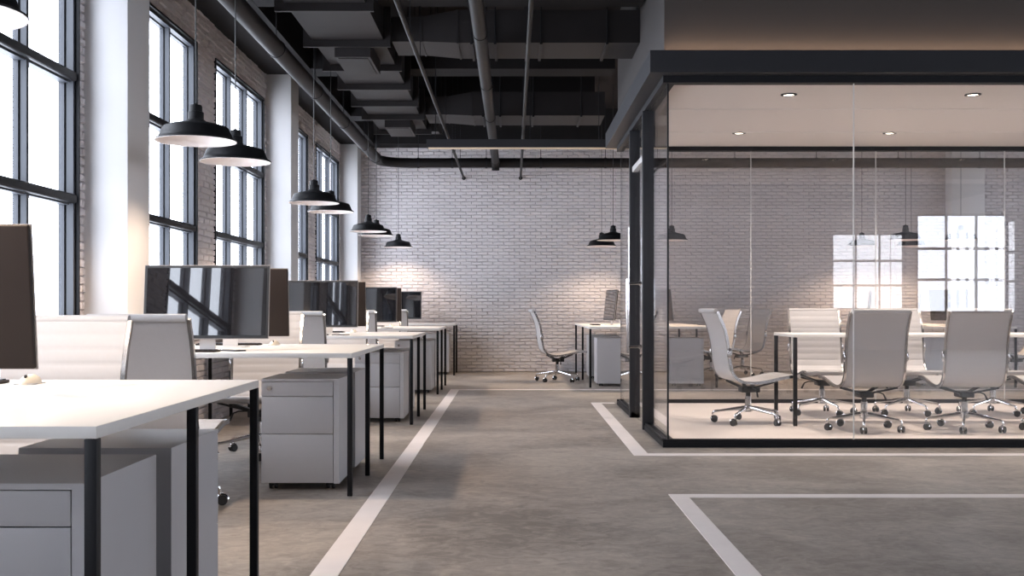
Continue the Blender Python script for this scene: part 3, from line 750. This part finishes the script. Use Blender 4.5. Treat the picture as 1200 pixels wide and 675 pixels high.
# ------------------------------------------------------------------ monitors, keyboards, mice
def make_monitor(loc, rot, label, group):
    """screen faces -Y; origin on the desktop under the foot"""
    t = thing('computer_monitor', label, 'monitor', loc, rot, group)
    w, h, zb, th = 0.70, 0.412, 0.068, 0.022
    tilt = Matrix.Translation((0, -0.03, zb)) @ Matrix.Rotation(math.radians(-6), 4, 'X')
    bm = newbm(); tb = bmesh.new(); add_box(tb, -w / 2, w / 2, 0.004, th, 0, h, 0.006, 3); merge(bm, tb, tilt); c = obj('casing', bm, M['monitor_back'], t, smooth=True)
    bm = newbm(); tb = bmesh.new()
    e = 0.0025
    for a in ((-w / 2 - e, -w / 2 + 0.003, -e, h + e), (w / 2 - 0.003, w / 2 + e, -e, h + e), (-w / 2 + 0.003, w / 2 - 0.003, -e, 0.003), (-w / 2 + 0.003, w / 2 - 0.003, h - 0.003, h + e)):
        add_box(tb, a[0], a[1], 0.002, 0.010, a[2], a[3])
    merge(bm, tb, tilt); obj('edge_trim', bm, M['edge'], c)
    bm = newbm(); tb = bmesh.new(); add_box(tb, -w / 2 + 0.001, w / 2 - 0.001, 0.0, 0.004, 0.001, h - 0.001); merge(bm, tb, tilt); obj('bezel', bm, M['black_plastic'], t)
    bm = newbm(); tb = bmesh.new(); add_box(tb, -w / 2 + 0.014, w / 2 - 0.014, -0.0015, 0.0, 0.018, h - 0.014); merge(bm, tb, tilt); obj('screen', bm, M['screen'], t)
    bm = newbm(); add_box(bm, -0.045, 0.045, 0.012, 0.020, 0.004, 0.22)
    merge_rot = None
    add_box(bm, -0.045, 0.045, -0.004, 0.014, 0.14, 0.22); obj('stand', bm, M['silver'], t)
    bm = newbm(); add_box(bm, -0.10, 0.10, -0.07, 0.10, 0.0, 0.006, 0.002); obj('foot', bm, M['silver'], t)
    return t
def make_keyboard(loc, rot, label, group):
    t = thing('keyboard', label, 'keyboard', loc, rot, group)
    bm = newbm(); add_box(bm, -.20, .20, -.06, .06, 0, .010, 0.003); obj('keyboard_case', bm, M['monitor_back'], t, smooth=True)
    bm = newbm()
    for r in range(5):
        for k in range(14): add_box(bm, -.19 + k * .0272, -.19 + k * .0272 + .023, -.052 + r * .021, -.052 + r * .021 + .018, .010, .0135)
    o = obj('keys', bm, M['black_plastic'], t); o['kind'] = 'stuff'
    return t
def make_mouse(loc, rot, label, group):
    t = thing('computer_mouse', label, 'mouse', loc, rot, group)
    bm = newbm(); bmesh.ops.create_uvsphere(bm, u_segments=24, v_segments=14, radius=1)
    for v in bm.verts:
        v.co = Vector((v.co.x * 0.031, v.co.y * 0.055, max(0, v.co.z) * (0.030 - 0.006 * v.co.y) + 0.0))
    obj('mouse_shell', bm, M['cream'], t, smooth=True)
    bm = newbm(); add_box(bm, -.030, .030, -.050, .050, 0, .004, 0.0015); obj('mouse_base', bm, M['silver'], t)
    bm = newbm(); add_cyl(bm, (0, .030, .025), .006, .006, 'X', 12); obj('scroll_wheel', bm, M['black_plastic'], t, smooth=True)
    return t
def phone(loc, rot, label):
    t = thing('mobile_phone', label, 'phone', loc, rot)
    bm = newbm(); add_box(bm, -.036, .036, -.072, .072, 0, .008, 0.003); obj('phone_case', bm, M['black_plastic'], t, smooth=True)
    bm = newbm(); add_box(bm, -.032, .032, -.066, .066, .008, .0085); obj('screen', bm, M['screen'], t)
    return t
gm, gk, gu = 'monitors on the window desks', 'keyboards on the window desks', 'mice on the window desks'
MON = KEY = MOU = None
def put_mon(loc, rot, lb, g=gm):
    global MON
    if MON is None: MON = make_monitor(loc, rot, lb, g)
    else: dup(MON, loc, rot, lb, g)
def put_key(loc, rot, lb, g=gk):
    global KEY
    if KEY is None: KEY = make_keyboard(loc, rot, lb, g)
    else: dup(KEY, loc, rot, lb, g)
def put_mou(loc, rot, lb, g=gu):
    global MOU
    if MOU is None: MOU = make_mouse(loc, rot, lb, g)
    else: dup(MOU, loc, rot, lb, g)
mfront = [None, 'big dark monitor with its screen facing us on the second desk', 'dark monitor facing us on the third window desk', 'dark monitor facing us on the fourth window desk', 'smallest dark monitor facing us on the last desk by the back wall']
mback = ['dark back of a monitor cut by the left edge, on the nearest desk', 'dark brown monitor back peeking out right of the big screen', 'dark monitor back just right of the third desk screen', 'dark monitor back just right of the fourth desk screen', None]
for i, (y0, y1, xl, lb) in enumerate(desks):
    if mfront[i]: put_mon((-1.72, y0 + 0.37 if i < 4 else 16.62, ZT), 0, mfront[i])
    if mback[i]: put_mon((-1.72, y1 - 0.545, ZT), PI, mback[i])
    if i < 4:
        put_key((-1.82, y1 - 0.20, ZT), PI, 'dark keyboard behind the monitor on the %s desk' % nm[i])
        put_mou((-1.53, y1 - 0.20, ZT), PI, 'cream computer mouse on the far side of the %s desk' % nm[i])
    put_key((-1.80, y0 + 0.15, ZT), 0, 'keyboard in front of the screen on the %s desk' % nm[i]) if i else None
phone((-1.55, 6.14, ZT), 0.9, 'black mobile phone lying on the second desk by the front edge')
phone((-1.50, 9.66, ZT), 1.1, 'black mobile phone lying on the third desk before the screen')
phone((-1.47, 12.95, ZT), 0.7, 'black mobile phone lying on the fourth desk')
gb = 'monitors on the far desks'
put_mon((1.33, 15.1, ZT), -PI / 2 + 0.12, 'thin side-on monitor on the far desk left of the glass door', gb)
put_mon((1.56, 16.3, ZT), -PI / 2 + 0.1, 'second side-on monitor on the far desk, behind the glass edge', gb)
put_mon((1.98, 14.75, ZT), PI / 2 + 0.25, 'dark monitor turned away, seen by the glass corner of the meeting room', gb)
put_mon((5.20, 16.2, ZT), -PI / 2 - 0.35, 'small dark monitor through glass above the left meeting chair back', gb)
put_mon((5.33, 14.6, ZT), -PI / 2 - 0.30, 'dark tilted monitor through glass between the two chair backs', gb)
put_mon((5.80, 14.7, ZT), PI / 2 + 0.45, 'dark monitor back through glass above the right meeting chair', gb)
put_key((1.12, 15.1, ZT), -PI / 2, 'keyboard lying on the far desk left of the glass door', 'keyboards on the far desks')

# ------------------------------------------------------------------ world, lights, camera
w = bpy.data.worlds.new('daylight'); SC.world = w; w.use_nodes = True
bg = w.node_tree.nodes['Background']; bg.inputs['Color'].default_value = (0.86, 0.91, 1.0, 1); bg.inputs['Strength'].default_value = 8.0
w.cycles.sampling_method = 'AUTOMATIC'

cam = bpy.data.cameras.new('camera'); co = bpy.data.objects.new('camera', cam); COL.objects.link(co)
co.location = (0, 0, 1.0); co.rotation_euler = (PI / 2, 0, 0)
cam.sensor_width = 36; cam.lens = 36 * F / 1200
cam.shift_y = 22.5 / 1200; cam.shift_x = -1.0 / 1200
cam.clip_start = 0.05
SC.camera = co
SC.view_settings.view_transform = 'Standard'; SC.view_settings.look = 'None'; SC.view_settings.gamma = 1
SC.view_settings.use_curve_mapping = False; SC.view_settings.exposure = 0.22
SC.cycles.use_denoising = True; SC.cycles.denoiser = 'OPENIMAGEDENOISE'
SC.cycles.max_bounces = 10; SC.cycles.diffuse_bounces = 5; SC.cycles.glossy_bounces = 5; SC.cycles.transparent_max_bounces = 24
SC.cycles.sample_clamp_indirect = 6; SC.cycles.caustics_reflective = False; SC.cycles.caustics_refractive = False
